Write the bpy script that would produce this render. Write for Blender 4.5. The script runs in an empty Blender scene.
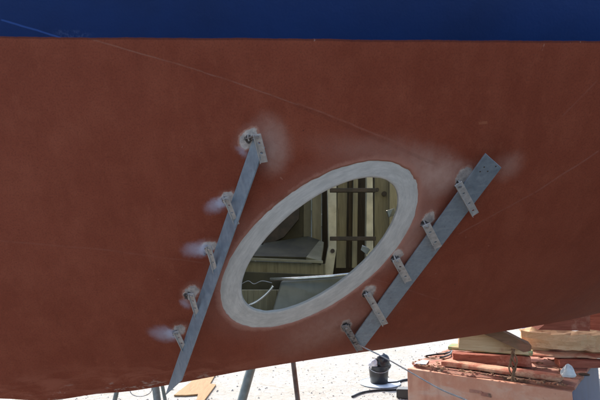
import bpy, bmesh, math, random
from mathutils import Vector, Matrix, noise
import numpy as np
random.seed(7)
R = math.radians
sc = bpy.context.scene
COL = sc.collection

# ------------------------------------------------------------------ camera
PITCH = R(8.0); F = 470.0 / 600.0; CZ = 1.40
cam_d = bpy.data.cameras.new('camera'); cam = bpy.data.objects.new('camera', cam_d); COL.objects.link(cam)
cam.location = (0, 0, CZ); cam.rotation_euler = (R(90) + PITCH, 0, 0)
cam_d.sensor_width = 36; cam_d.lens = 36 * F; cam_d.clip_start = 0.02; cam_d.clip_end = 3000
sc.camera = cam
# ------------------------------------------------------------------ light
SUN_EL = R(38); TO_SUN = Vector((-0.42, 0.91, 0)).normalized()
w = bpy.data.worlds.new('World'); sc.world = w; w.use_nodes = True
nt = w.node_tree; nt.nodes.clear()
sky = nt.nodes.new('ShaderNodeTexSky'); sky.sky_type = 'NISHITA'; sky.sun_disc = False
sky.sun_elevation = SUN_EL; sky.sun_rotation = math.atan2(TO_SUN.x, TO_SUN.y)
sky.air_density = 1.0; sky.dust_density = 2.5; sky.ozone_density = 1.0
bg = nt.nodes.new('ShaderNodeBackground'); bg.inputs[1].default_value = 0.15
wo = nt.nodes.new('ShaderNodeOutputWorld')
nt.links.new(sky.outputs[0], bg.inputs[0]); nt.links.new(bg.outputs[0], wo.inputs[0])
sd = bpy.data.lights.new('sun', 'SUN'); sd.energy = 2.3; sd.angle = R(0.6); sd.color = (1, 0.95, 0.87)
so = bpy.data.objects.new('sun', sd); COL.objects.link(so)
ts = (TO_SUN * math.cos(SUN_EL) + Vector((0, 0, math.sin(SUN_EL)))).normalized()
so.rotation_euler = ts.to_track_quat('Z', 'Y').to_euler()
sc.view_settings.view_transform = 'Standard'; sc.view_settings.look = 'None'
sc.view_settings.gamma = 1; sc.view_settings.exposure = 1.44

# ------------------------------------------------------------------ measuring helpers
def ray(px, py):
    u = (px - 300) / 470.0; v = (200 - py) / 470.0
    return Vector((u, math.cos(PITCH) - v * math.sin(PITCH), math.sin(PITCH) + v * math.cos(PITCH)))
def at(px, py, y):
    d = ray(px, py); k = y / d.y
    return Vector((d.x * k, y, CZ + d.z * k))
def at_z(px, py, z):
    d = ray(px, py); k = (z - CZ) / d.z
    return Vector((d.x * k, d.y * k, z))

# ------------------------------------------------------------------ object helpers
def props(o, label=None, cat=None, group=None, kind=None):
    if label: o['label'] = label
    if cat: o['category'] = cat
    if group: o['group'] = group
    if kind: o['kind'] = kind
    return o
def empty(name, loc, label, cat, group=None):
    o = bpy.data.objects.new(name, None); COL.objects.link(o); o.location = loc
    o.empty_display_size = 0.05
    return props(o, label, cat, group)
def link(name, me, mats, parent=None, smooth=False, world=True):
    if not isinstance(mats, (list, tuple)): mats = [mats]
    for m in mats: me.materials.append(m)
    if smooth:
        for p in me.polygons: p.use_smooth = True
    o = bpy.data.objects.new(name, me); COL.objects.link(o)
    if parent is not None:
        o.parent = parent
        if world:
            off = Vector((0, 0, 0)); q = parent
            while q is not None: off += q.location; q = q.parent
            me.transform(Matrix.Translation(-off))
    return o
def from_bm(name, bm, mats, parent=None, smooth=False, bevel=0, seg=2, auto=None):
    me = bpy.data.meshes.new(name); bmesh.ops.recalc_face_normals(bm, faces=bm.faces); bm.to_mesh(me); bm.free()
    o = link(name, me, mats, parent, smooth)
    if bevel:
        b = o.modifiers.new('bevel', 'BEVEL'); b.width = bevel; b.segments = seg; b.limit_method = 'ANGLE'; b.angle_limit = R(35)
    return o
def own(name, bm, mats, label, cat, group=None, smooth=False, bevel=0):
    """a thing that is one mesh, origin at its base centre"""
    c = Vector((0, 0, 0)); zmin = 1e9
    for v in bm.verts: c += v.co; zmin = min(zmin, v.co.z)
    c /= len(bm.verts); c.z = zmin
    bmesh.ops.translate(bm, verts=bm.verts, vec=-c)
    o = from_bm(name, bm, mats, None, smooth, bevel); o.location = c
    return props(o, label, cat, group)
def quadbox(bm, c, ax, ay, az, jit=0.0, sub=0):
    """box with centre c and half-axis vectors"""
    vs = []
    for i in (-1, 1):
        for j in (-1, 1):
            for k in (-1, 1):
                p = c + ax * i + ay * j + az * k
                if jit: p = p + Vector([random.uniform(-jit, jit) for _ in range(3)])
                vs.append(bm.verts.new(p))
    F_ = [(0, 1, 3, 2), (4, 6, 7, 5), (0, 4, 5, 1), (2, 3, 7, 6), (0, 2, 6, 4), (1, 5, 7, 3)]
    return [bm.faces.new([vs[i] for i in f]) for f in F_]
def tube(bm, pts, r, n=8, cap=True):
    pts = [Vector(p) for p in pts]; rings = []
    up = Vector((0.13, 0.21, 0.97)).normalized()
    for i, p in enumerate(pts):
        t = (pts[min(i + 1, len(pts) - 1)] - pts[max(i - 1, 0)]).normalized()
        a = t.cross(up)
        if a.length < 0.05: a = t.cross(Vector((1, 0, 0)))
        a.normalize(); b = t.cross(a).normalized()
        rr = r[i] if isinstance(r, (list, tuple)) else r
        rings.append([bm.verts.new(p + (a * math.cos(2 * math.pi * k / n) + b * math.sin(2 * math.pi * k / n)) * rr) for k in range(n)])
    for A, B in zip(rings, rings[1:]):
        for k in range(n): bm.faces.new((A[k], A[(k + 1) % n], B[(k + 1) % n], B[k]))
    if cap: bm.faces.new(rings[0][::-1]); bm.faces.new(rings[-1])
def spline(P, n=10):
    P = [Vector(p) for p in P]; out = []
    for i in range(len(P) - 1):
        p0 = P[max(i - 1, 0)]; p1 = P[i]; p2 = P[i + 1]; p3 = P[min(i + 2, len(P) - 1)]
        for k in range(n):
            t = k / n
            out.append(0.5 * ((2 * p1) + (p2 - p0) * t + (2 * p0 - 5 * p1 + 4 * p2 - p3) * t * t + (3 * p1 - p0 - 3 * p2 + p3) * t ** 3))
    out.append(P[-1]); return out
def grain_box(bm, c, ax, ay, az, nx=14, ny=3, nz=3, rough=0.004, seed=0, cut=0.3):
    """a timber balk: subdivided box whose faces and corners are worn and uneven"""
    old = set(bm.verts)
    fs = quadbox(bm, Vector((0, 0, 0)), Vector((1, 0, 0)), Vector((0, 1, 0)), Vector((0, 0, 1)))
    vs0 = set(v for f in fs for v in f.verts); es = set(e for f in fs for e in f.edges)
    def cutdir(d, n):
        for i in range(1, n):
            t = -1 + 2 * i / n; co = [0, 0, 0]; co[d] = t; no = [0, 0, 0]; no[d] = 1
            geo = [g for g in bm.verts[:] + bm.edges[:] + bm.faces[:]]
            bmesh.ops.bisect_plane(bm, geom=geo, plane_co=co, plane_no=no)
    cutdir(0, nx); cutdir(1, ny); cutdir(2, nz)
    lx, ly, lz = ax.length, ay.length, az.length
    ux, uy, uz = ax.normalized(), ay.normalized(), az.normalized()
    for v in bm.verts:
        if v in old: continue
        p = v.co; q = Vector((p.x * lx, p.y * ly, p.z * lz))
        n1 = noise.noise_vector(Vector((q.x * 3, q.y * 14, q.z * 14)) + Vector((seed * 7.3, seed, 0)))
        n2 = noise.noise_vector(q * 30 + Vector((seed, 3.1 * seed, 0)))
        corner = (abs(p.y) > .99) + (abs(p.z) > .99) + (abs(p.x) > .99)
        sh = 1 - (0.5 * rough / min(ly, lz)) * (corner > 1) * (1.0 + 1.5 * n1.x)
        n3 = noise.noise(Vector((q.x * 9, q.y * 5, seed * 3.3)))
        q = Vector((q.x + (0.8 * rough * n3 if abs(p.x) > .99 else 0), q.y * sh, q.z * sh)) + n1 * rough * 1.5 + n2 * rough * cut * 2 - Vector((0, 0, max(0, n3 - .25) * rough * 2 * (p.z > .99)))
        v.co = c + ux * q.x + uy * q.y + uz * q.z

# ------------------------------------------------------------------ material helpers
class NB:
    def __init__(s, name):
        s.m = bpy.data.materials.new(name); s.m.use_nodes = True; s.t = s.m.node_tree; s.n = s.t.nodes
        s.b = s.n['Principled BSDF']
    def new(s, ty, **k):
        x = s.n.new(ty)
        for a, v in k.items(): setattr(x, a, v)
        return x
    def put(s, sock, v):
        if isinstance(v, bpy.types.NodeSocket): s.t.links.new(v, sock)
        elif isinstance(v, (tuple, list, Vector)) and sock.type == 'RGBA': sock.default_value = (v[0], v[1], v[2], 1)
        else: sock.default_value = v
    def math(s, op, a, b=None, c=None, clamp=False):
        x = s.new('ShaderNodeMath', operation=op, use_clamp=clamp); s.put(x.inputs[0], a)
        if b is not None: s.put(x.inputs[1], b)
        if c is not None: s.put(x.inputs[2], c)
        return x.outputs[0]
    def vec(s, op, a, b=None, out=0):
        x = s.new('ShaderNodeVectorMath', operation=op); s.put(x.inputs[0], a)
        if b is not None: s.put(x.inputs[1], b)
        return x.outputs[out]
    def scale(s, a, k):
        x = s.new('ShaderNodeVectorMath', operation='SCALE'); s.put(x.inputs[0], a); x.inputs['Scale'].default_value = k
        return x.outputs[0]
    def ramp(s, v, a, b, lo=0.0, hi=1.0, smooth=True):
        x = s.new('ShaderNodeMapRange', interpolation_type='SMOOTHSTEP' if smooth else 'LINEAR')
        s.put(x.inputs[0], v); x.inputs[1].default_value = a; x.inputs[2].default_value = b
        x.inputs[3].default_value = lo; x.inputs[4].default_value = hi
        return x.outputs[0]
    def noise(s, co, scale, detail=4, rough=0.55, dist=0.0, out=0, stretch=None):
        if stretch:
            mp = s.new('ShaderNodeMapping'); s.put(mp.inputs[0], co); mp.inputs['Scale'].default_value = stretch; co = mp.outputs[0]
        x = s.new('ShaderNodeTexNoise'); s.put(x.inputs['Vector'], co); x.inputs['Scale'].default_value = scale
        x.inputs['Detail'].default_value = detail; x.inputs['Roughness'].default_value = rough; x.inputs['Distortion'].default_value = dist
        return x.outputs[out]
    def mix(s, f, a, b, mode='MIX'):
        x = s.new('ShaderNodeMix', data_type='RGBA', blend_type=mode); s.put(x.inputs[0], f); s.put(x.inputs[6], a); s.put(x.inputs[7], b)
        return x.outputs[2]
    def bump(s, h, strength, dist=0.002):
        x = s.new('ShaderNodeBump'); s.put(x.inputs['Height'], h); x.inputs['Strength'].default_value = strength; x.inputs['Distance'].default_value = dist
        if s.b.inputs['Normal'].is_linked: s.t.links.new(s.b.inputs['Normal'].links[0].from_socket, x.inputs['Normal'])
        s.t.links.new(x.outputs[0], s.b.inputs['Normal'])
    def obj(s): return s.new('ShaderNodeTexCoord').outputs['Object']
    def uv(s): return s.new('ShaderNodeTexCoord').outputs['UV']
    def set(s, col=None, rough=None, metal=None, spec=None):
        if col is not None: s.put(s.b.inputs['Base Color'], col)
        if rough is not None: s.put(s.b.inputs['Roughness'], rough)
        if metal is not None: s.put(s.b.inputs['Metallic'], metal)
        if spec is not None: s.put(s.b.inputs['Specular IOR Level'], spec)
        return s.m

def mottled(name, c1, c2, scale=20, rough=0.6, metal=0.0, c3=None, t3=(0.6, 0.7), bump=0.2, stretch=None, bd=0.002):
    k = NB(name); o = k.obj()
    f = k.noise(o, scale, 6, 0.6, stretch=stretch)
    col = k.mix(k.ramp(f, 0.32, 0.68), c1, c2)
    if c3 is not None:
        g = k.noise(o, scale * 0.6, 5, 0.7, 0.3)
        col = k.mix(k.ramp(g, *t3), col, c3)
    if bump: k.bump(k.noise(o, scale * 3, 5, 0.6, stretch=stretch), bump, bd)
    return k.set(col, rough, metal)
def wood(name, light, dark, stain=None, amt=(0.5, 0.7), scale=1.0, axis=0):
    k = NB(name); o = k.obj()
    st = [22, 22, 22]; st[axis] = 1.6
    f = k.noise(o, 3.0 * scale, 6, 0.65, 0.6, stretch=tuple(st))
    col = k.mix(k.ramp(f, 0.3, 0.7), light, dark)
    ck = k.noise(o, 6.0 * scale, 4, 0.5, 0.2, stretch=tuple(x * (1.3 if x > 2 else .5) for x in st))
    col = k.mix(k.ramp(ck, 0.66, 0.74), col, tuple(c * 0.25 for c in dark))
    if stain is not None:
        g = k.noise(o, 7, 6, 0.7)
        col = k.mix(k.ramp(g, *amt), col, stain)
    k.bump(f, 0.5, 0.004)
    return k.set(col, 0.85, 0, 0.3)

# ------------------------------------------------------------------ the hull as a surface
P0 = Vector((-2.0, 1.0, 0)); ang = math.atan(0.5)
D = Vector((math.cos(ang), math.sin(ang), 0)); N = Vector((math.sin(ang), -math.cos(ang), 0))
ZW = 1.912; ZTOP = 2.78; LEN = 7.5
kx = [(0, 398), (40, 398.3), (60, 397), (100, 392), (118, 390), (173, 383), (247, 370), (320, 358), (420, 344), (487, 334), (530, 327), (560, 321.5), (585, 312), (600, 307.5)]
def keel_pt(px, py):
    # meet of the ray's vertical plane with the centreline plane
    d = ray(px, py)
    k = (P0 - Vector((0, 0, 0))).dot(N) / d.dot(N)
    p = d * k; return (p - P0).dot(D), CZ + d.z * k
KADJ = [0.0] * len(kx)
def build_keel():
  global KS, ks, kz, KG, KZ
  KS = [keel_pt(q[0], q[1] + a) for q, a in zip(kx, KADJ)]
  ks = np.array([0.0, 0.15, 0.45, 0.8] + [a for a, b in KS] + [4.2, 6.0, 8.0])
  kz = np.array([1.75, 1.40, 1.10, 1.0 * KS[0][1] + .004] + [b for a, b in KS] + [KS[-1][1] + .22, KS[-1][1] + .30, KS[-1][1] + .38])
  KG, KZ = _sm(ks, kz)
def _sm(xs, ys, n=400):
    g = np.linspace(0, 8, n); y = np.interp(g, xs, ys)
    ker = np.exp(-0.5 * (np.arange(-8, 9) / 2.2) ** 2); ker /= ker.sum()
    yp = np.pad(y, 8, mode='edge'); return g, np.convolve(yp, ker, 'valid')
build_keel()
def zk(s): return float(np.interp(s, KG, KZ))
def bw(s):
    m = 0.4775
    if s < 0: return 0.0
    if s < 2.6: b = m * s
    elif s < 4.8: b = m * 2.6 + m * (s - 2.6) - m * (s - 2.6) ** 2 / 4.4
    else: b = m * 2.6 + m * 1.1 - 0.02 * (s - 4.8) ** 2
    return b + 0.012
def hb(s, z):
    """half breadth at station s and height z"""
    s = max(s, 0.0); k = zk(s); B = bw(s)
    if z <= k: return 0.0
    t = (z - k) / max(ZW - k, 0.05)
    q = min(max((s - 0.2) / 2.6, 0), 1); p = 0.95 * (1 - q) + 0.60 * q
    if t <= 1: return B * ((t + .06) ** p - .06 ** p) / (1.06 ** p - .06 ** p)
    return B * (1 + (0.16 * (1 - q) + 0.05) * (1 - math.exp(-(t - 1) * (p / (0.16 * (1 - q) + 0.05)))))
def surf(s, z, off=0.0, side=1):
    b = hb(s, z); p = P0 + D * s + N * (b * side); p.z = z
    if off:
        e = 0.004
        a = P0 + D * (s + e) + N * (hb(s + e, z) * side); a.z = z
        zz = z + e; c = P0 + D * s + N * (hb(s, zz) * side); c.z = zz
        n = (a - p).cross(c - p); n.normalize()
        if n.dot(N * side) < 0: n = -n
        p = p + n * off
    return p
def nrm(s, z):
    return (surf(s, z, 0.01) - surf(s, z)).normalized()
def solid(p):
    q = p - P0; return abs(q.dot(N)) < hb(q.dot(D), p.z)
def silhouette(px, py0):
    def blocked(py):
        d = ray(px, py); k = 0.8
        while k < 4.2:
            if solid(Vector((0, 0, CZ)) + d * k): return True
            k += 0.02
        return False
    lo, hi = py0 - 40, py0 + 40
    for _ in range(9):
        m = (lo + hi) / 2
        if blocked(m): lo = m
        else: hi = m
    return (lo + hi) / 2
for _it in range(8):
    for i, (px, py) in enumerate(kx): KADJ[i] = max(-40, min(40, KADJ[i] + 0.8 * (py - silhouette(px, py))))
    build_keel()
print('silhouette', [(px, py, round(silhouette(px, py), 1)) for px, py in kx])
def inside(p):
    q = p - P0; return q.dot(N) < hb(q.dot(D), p.z)
def hit(px, py):
    d = ray(px, py); o = Vector((0, 0, CZ)); a = 0.4; k = a
    while k < 4.5 and not inside(o + d * k): k += 0.01
    lo, hi = k - 0.01, k
    for _ in range(20):
        m = (lo + hi) / 2
        if inside(o + d * m): hi = m
        else: lo = m
    p = o + d * hi; return p
def sz_of(p): return (p - P0).dot(D), p.z
def s_from_xz(x, z):
    lo, hi = 0.0, 3.0
    for _ in range(100): pass
    y = 0.5
    while y < 4.0 and not inside(Vector((x, y, z))): y += 0.01
    a, b = y - 0.01, y
    for _ in range(22):
        m = (a + b) / 2
        if inside(Vector((x, m, z))): b = m
        else: a = m
    return (Vector((x, b, z)) - P0).dot(D)
def fit_ellipse(cx, cy, A, B, tilt):
    M = []; Y = []
    for k in range(24):
        th = 2 * math.pi * k / 24
        ex = A * math.cos(th); ey = B * math.sin(th)
        px = cx + ex * math.cos(tilt) - ey * math.sin(tilt); py = cy - (ex * math.sin(tilt) + ey * math.cos(tilt))
        p = hit(px, py); M.append([1, math.cos(th), math.sin(th)]); Y.append([p.x, p.z])
    S, *_ = np.linalg.lstsq(np.array(M), np.array(Y), rcond=None)
    return S   # rows centre, a, b in (x, z)
E_OUT = fit_ellipse(317, 249, 114.5, 57.5, R(36.8))
E_IN = fit_ellipse(318, 248, 93.5, 41.5, R(38.5))
def ept(E, th, k=1.0): 
    v = E[0] + (E[1] * math.cos(th) + E[2] * math.sin(th)) * k; return float(v[0]), float(v[1])

# ---- weld spots: where each clip's foot stands on the hull (pixels of the photo -> points on the plate)
CLIPS_L = [((255, 133), (264, 162)), ((226, 197), (237, 224)), ((209, 246), (217, 274)), ((191, 293), (199, 319)), ((176, 331), (186, 352))]
CLIPS_R = [((458, 183), (475, 214)), ((426, 224), (438, 247)), ((396, 259), (408, 281)), ((367, 293), (385, 324)), ((345, 325), (360, 350))]
FEET_L = [(248, 139), (224, 201), (206, 250), (188, 296), (175, 334)]
FEET_R = [(459, 184), (424, 224), (394, 258), (366, 294), (346, 326)]
BURN_L = [(249, 138, 13, 9, 50, 1.0), (227, 198, 9, 6, 25, 0.95), (209, 246, 9, 5.5, 15, 0.95), (191, 293, 9, 6.5, 35, 0.9), (179, 330, 8, 5.5, 25, 0.9)]
BURN_R = [(463, 176, 13, 6.5, 48, 0.95), (428, 219, 9, 5.5, 48, 0.9), (397, 255, 8, 5.5, 45, 0.85), (369, 291, 9, 6, 40, 0.85), (346, 325, 7, 6, 60, 0.6)]

def jac(px, py, ax, ay):
    """affine frame on the (x,z) sheet of the plate for pixel semi-axes ax, ay"""
    c = hit(px, py); a = hit(px + ax[0], py + ax[1]) - c; b = hit(px + ay[0], py + ay[1]) - c
    J = np.array([[a.x, b.x], [a.z, b.z]]); I = np.linalg.inv(J)
    return (c.x, c.z), I

# ------------------------------------------------------------------ materials
def hull_paint():
    k = NB('antifouling_and_topside_paint'); uv = k.uv()
    wob = k.scale(k.vec('SUBTRACT', k.noise(uv, 48, 4, 0.65, out=1), (0.5, 0.5, 0.5)), 0.022)
    wob2 = k.scale(k.vec('SUBTRACT', k.noise(uv, 14, 3, 0.6, out=1), (0.5, 0.5, 0.5)), 0.012)
    uvd = k.vec('ADD', k.vec('ADD', uv, wob), wob2)
    def frame(c, I, src):
        d = k.vec('SUBTRACT', src, (c[0], c[1], 0))
        x = k.vec('DOT_PRODUCT', d, (I[0][0], I[0][1], 0), out=1); y = k.vec('DOT_PRODUCT', d, (I[1][0], I[1][1], 0), out=1)
        return x, y
    def blob(px, py, ax, ay, src=None, inner=0.0, outer=1.0):
        c, I = jac(px, py, ax, ay); x, y = frame(c, I, src or uvd)
        cb = k.new('ShaderNodeCombineXYZ'); k.put(cb.inputs[0], x); k.put(cb.inputs[1], y)
        return k.vec('LENGTH', cb.outputs[0], out=1)
    # --- base coats
    big = k.noise(uv, 1.7, 5, 0.6, 0.3); mid = k.noise(uv, 9, 6, 0.65); fine = k.noise(uv, 260, 3, 0.7); roll = k.noise(uv, 13, 6, 0.7, stretch=(1.5, 0.8, 1))
    red = k.mix(k.ramp(big, 0.35, 0.65), (0.228, 0.053, 0.028), (0.268, 0.067, 0.037))
    red = k.mix(k.math('MULTIPLY', k.ramp(mid, 0.40, 0.72), 0.55), red, (0.320, 0.092, 0.052))
    red = k.mix(k.math('MULTIPLY', k.ramp(roll, 0.42, 0.66), 0.25), red, (0.185, 0.040, 0.020))
    roll2 = k.noise(uv, 42, 6, 0.75, stretch=(1.0, 0.7, 1)); red = k.mix(k.math('MULTIPLY', k.ramp(roll2, 0.5, 0.72), 0.22), red, (0.40, 0.125, 0.07))
    drip = k.noise(uv, 20, 4, 0.6, stretch=(2.6, 0.25, 1)); red = k.mix(k.math('MULTIPLY', k.ramp(drip, 0.56, 0.74), 0.12), red, (0.15, 0.035, 0.02))
    red = k.mix(k.math('MULTIPLY', k.ramp(fine, 0.42, 0.72), 0.42), red, (0.11, 0.03, 0.018))
    sp = k.noise(uv, 75, 2, 0.5); red = k.mix(k.math('MULTIPLY', k.ramp(sp, 0.76, 0.80), 0.7), red, (0.06, 0.025, 0.02))
    sp2 = k.noise(uv, 48, 2, 0.5, 0.4); red = k.mix(k.math('MULTIPLY', k.ramp(sp2, 0.775, 0.80), 0.6), red, (0.38, 0.17, 0.12))
    # pale scuffs on the forefoot, low at the left
    s1 = k.noise(uv, 16, 6, 0.7, 0.5, stretch=(0.6, 1.6, 1))
    sepz = k.new('ShaderNodeSeparateXYZ'); k.put(sepz.inputs[0], uvd)
    X, Z = sepz.outputs[0], sepz.outputs[1]
    low = k.math('MULTIPLY', k.ramp(Z, 1.11, 1.03), k.ramp(X, 0.2, -0.3))
    red = k.mix(k.math('MULTIPLY', k.math('MULTIPLY', low, k.ramp(s1, 0.42, 0.62)), 0.6), red, (0.36, 0.12, 0.075))
    lo2 = k.math('MULTIPLY', k.ramp(Z, 1.035, 0.985), k.ramp(X, 0.0, -0.5))
    s2 = k.noise(uv, 30, 5, 0.7, 0.5, stretch=(0.5, 1.2, 1))
    red = k.mix(k.math('MULTIPLY', k.math('MULTIPLY', lo2, k.ramp(s2, 0.56, 0.62)), 0.7), red, (0.50, 0.40, 0.35))
    # sanded, dusty areas and painted-in gloss sheen round the opening and the welds
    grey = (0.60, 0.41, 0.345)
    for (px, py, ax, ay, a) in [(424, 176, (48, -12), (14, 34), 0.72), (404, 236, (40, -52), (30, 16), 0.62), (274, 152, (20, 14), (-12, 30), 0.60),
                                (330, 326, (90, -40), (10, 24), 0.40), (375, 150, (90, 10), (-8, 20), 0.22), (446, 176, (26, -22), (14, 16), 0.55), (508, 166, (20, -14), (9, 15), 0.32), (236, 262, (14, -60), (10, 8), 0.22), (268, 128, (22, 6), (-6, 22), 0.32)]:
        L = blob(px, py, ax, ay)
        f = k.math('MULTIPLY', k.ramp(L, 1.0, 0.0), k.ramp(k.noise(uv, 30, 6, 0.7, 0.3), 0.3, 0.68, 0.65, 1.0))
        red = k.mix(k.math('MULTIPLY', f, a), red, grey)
    # feathered primer edge round the bare ring
    E = E_OUT; J = np.array([[E[1][0], E[2][0]], [E[1][1], E[2][1]]]); I = np.linalg.inv(J)
    x, y = frame((E[0][0], E[0][1]), I, uvd); cb = k.new('ShaderNodeCombineXYZ'); k.put(cb.inputs[0], x); k.put(cb.inputs[1], y)
    L = k.vec('LENGTH', cb.outputs[0], out=1)
    red = k.mix(k.math('MULTIPLY', k.ramp(L, 1.34, 1.02), 0.30), red, (0.33, 0.155, 0.12))
    red = k.mix(k.math('MULTIPLY', k.ramp(L, 1.075, 1.01), 0.75), red, (0.44, 0.21, 0.16))
    # welds: outer pink rim, bare grey metal inside, dark core at each foot, pale blue smears
    for i, (px, py, rx, ry, tl, a) in enumerate(BURN_L + BURN_R):
        ct, st_ = math.cos(R(tl)), math.sin(R(tl))
        L = blob(px, py, (rx * ct, -rx * st_), (-ry * st_, -ry * ct))
        red = k.mix(k.math('MULTIPLY', k.ramp(L, 1.9, 0.85), 0.40 * a), red, (0.38, 0.18, 0.14))
        red = k.mix(k.math('MULTIPLY', k.ramp(L, 1.12, 0.98), 0.75 * a), red, (0.46, 0.24, 0.18))
        pat = k.mix(k.ramp(k.noise(uv, 55, 4, 0.7), 0.38, 0.62), (0.62, 0.55, 0.50), (0.40, 0.36, 0.34))
        red = k.mix(k.math('MULTIPLY', k.ramp(L, 0.96, 0.78), a), red, pat)
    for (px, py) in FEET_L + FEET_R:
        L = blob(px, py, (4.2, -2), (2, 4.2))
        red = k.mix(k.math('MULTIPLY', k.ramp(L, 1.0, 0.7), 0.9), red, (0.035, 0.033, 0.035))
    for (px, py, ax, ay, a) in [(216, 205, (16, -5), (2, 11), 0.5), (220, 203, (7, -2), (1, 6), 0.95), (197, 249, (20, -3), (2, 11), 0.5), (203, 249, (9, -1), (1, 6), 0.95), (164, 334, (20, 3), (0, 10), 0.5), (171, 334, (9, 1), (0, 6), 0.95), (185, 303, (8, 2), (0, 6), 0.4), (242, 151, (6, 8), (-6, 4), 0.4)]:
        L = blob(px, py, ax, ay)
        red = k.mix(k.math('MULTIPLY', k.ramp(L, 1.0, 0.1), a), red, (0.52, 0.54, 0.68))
    # fairing seams and scratches
    def seg(p, q, wpx, src):
        d = (q[0] - p[0], q[1] - p[1]); l = math.hypot(*d); c = ((p[0] + q[0]) / 2, (p[1] + q[1]) / 2)
        cc, I = jac(c[0], c[1], (d[0] / 2, d[1] / 2), (-d[1] / l * wpx, d[0] / l * wpx))
        x, y = frame(cc, I, src)
        return k.math('MULTIPLY', k.ramp(k.math('ABSOLUTE', x), 1.0, 0.93), k.ramp(k.math('ABSOLUTE', y), 1.0, 0.35))
    uvs = k.vec('ADD', uv, k.scale(wob2, 0.5))
    brk = k.ramp(k.noise(uv, 22, 4, 0.7), 0.35, 0.6, 0.35, 1.0)
    blueline = None
    for (p, q, wd, a, c) in [((92, 39), (205, 72), 1.0, 0.30, (0.36, 0.20, 0.15)), ((203, 71.5), (300, 105), 1.0, 0.36, (0.34, 0.18, 0.14)), ((298, 104.5), (440, 166), 2.8, 0.22, (0.09, 0.03, 0.022)), ((300, 103), (420, 152), 1.2, 0.30, (0.36, 0.17, 0.13)),
                        ((0, 241), (110, 250), 1.2, 0.22, (0.30, 0.12, 0.09)), ((108, 250), (205, 263), 1.2, 0.22, (0.30, 0.12, 0.09)), ((455, 236), (535, 192), 0.9, 0.30, (0.32, 0.15, 0.12)), ((532, 194), (600, 150), 1.0, 0.35, (0.34, 0.16, 0.13)),
                        ((478, 123), (487, 122), 2.0, 0.45, (0.42, 0.16, 0.09)), ((372, 278), (440, 300), 0.8, .25, (0.34, .16, .13)), ((560, 118), (598, 80), .9, .2, (0.34, .16, .13))]:
        red = k.mix(k.math('MULTIPLY', k.math('MULTIPLY', seg(p, q, wd, uvs), brk), a), red, c)
    # --- topside
    blue = k.mix(k.ramp(big, 0.3, 0.7), (0.003, 0.018, 0.082), (0.004, 0.027, 0.125))
    blue = k.mix(k.math('MULTIPLY', k.ramp(fine, 0.5, 0.75), 0.3), blue, (0.006, 0.030, 0.12))
    blue = k.mix(k.math('MULTIPLY', seg((0, 19), (62, 38), 1.3, uvs), 0.4), blue, (0.05, 0.13, 0.45))
    for (px, py, ax, ay, a) in [(72, 33, (26, 2), (0, 7), 0.16), (257, 43, (14, 0), (0, 3), .25)]:
        L = blob(px, py, ax, ay); g = k.noise(uv, 90, 4, 0.8)
        blue = k.mix(k.math('MULTIPLY', k.math('MULTIPLY', k.ramp(L, 1.0, 0.2), k.ramp(g, 0.45, 0.6)), a), blue, (0.16, 0.22, 0.42))
    ed = k.noise(uv, 35, 5, 0.7); ed2 = k.noise(uv, 6, 2, 0.5)
    zline = k.math('ADD', k.math('ADD', k.math('SUBTRACT', Z0(k, uv), 0.007), k.math('MULTIPLY', k.math('SUBTRACT', ed, 0.5), 0.0035)), k.math('MULTIPLY', k.math('SUBTRACT', ed2, 0.5), 0.006))
    top = k.ramp(zline, ZW - 0.0010, ZW + 0.0010)
    edge = k.math('MULTIPLY', k.ramp(k.math('ABSOLUTE', k.math('SUBTRACT', zline, ZW - 0.0015)), 0.0035, 0.001), 0.55)
    red = k.mix(edge, red, (0.06, 0.02, 0.022))
    chip = k.math('MULTIPLY', k.ramp(k.math('ABSOLUTE', k.math('SUBTRACT', zline, ZW)), 0.006, 0.003), k.ramp(k.noise(uv, 40, 3, 0.6), 0.66, 0.7))
    col = k.mix(top, red, blue); col = k.mix(k.math('MULTIPLY', chip, 0.5), col, (0.5, 0.36, 0.33))
    rr = k.math('ADD', k.ramp(mid, 0.3, 0.7, 0.62, 0.74), k.math('MULTIPLY', fine, 0.10))
    rough = k.mix(top, k.new('ShaderNodeValue').outputs[0], (0.3, 0.3, 0.3))
    mx = k.new('ShaderNodeMix', data_type='FLOAT'); k.put(mx.inputs[0], top); k.put(mx.inputs[2], rr); mx.inputs[3].default_value = 0.5
    k.set(col, mx.outputs[0], 0.0, k.ramp(top, 0, 1, 0.16, 0.16))
    k.bump(k.noise(uv, 190, 4, 0.65), 0.3, 0.0014)
    k.bump(k.noise(uv, 5, 3, 0.5), 0.28, 0.010)
    k.bump(k.noise(uv, 40, 4, 0.6), 0.22, 0.003)
    return k.m
def Z0(k, uv):
    s = k.new('ShaderNodeSeparateXYZ'); k.put(s.inputs[0], uv); return s.outputs[1]

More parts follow.
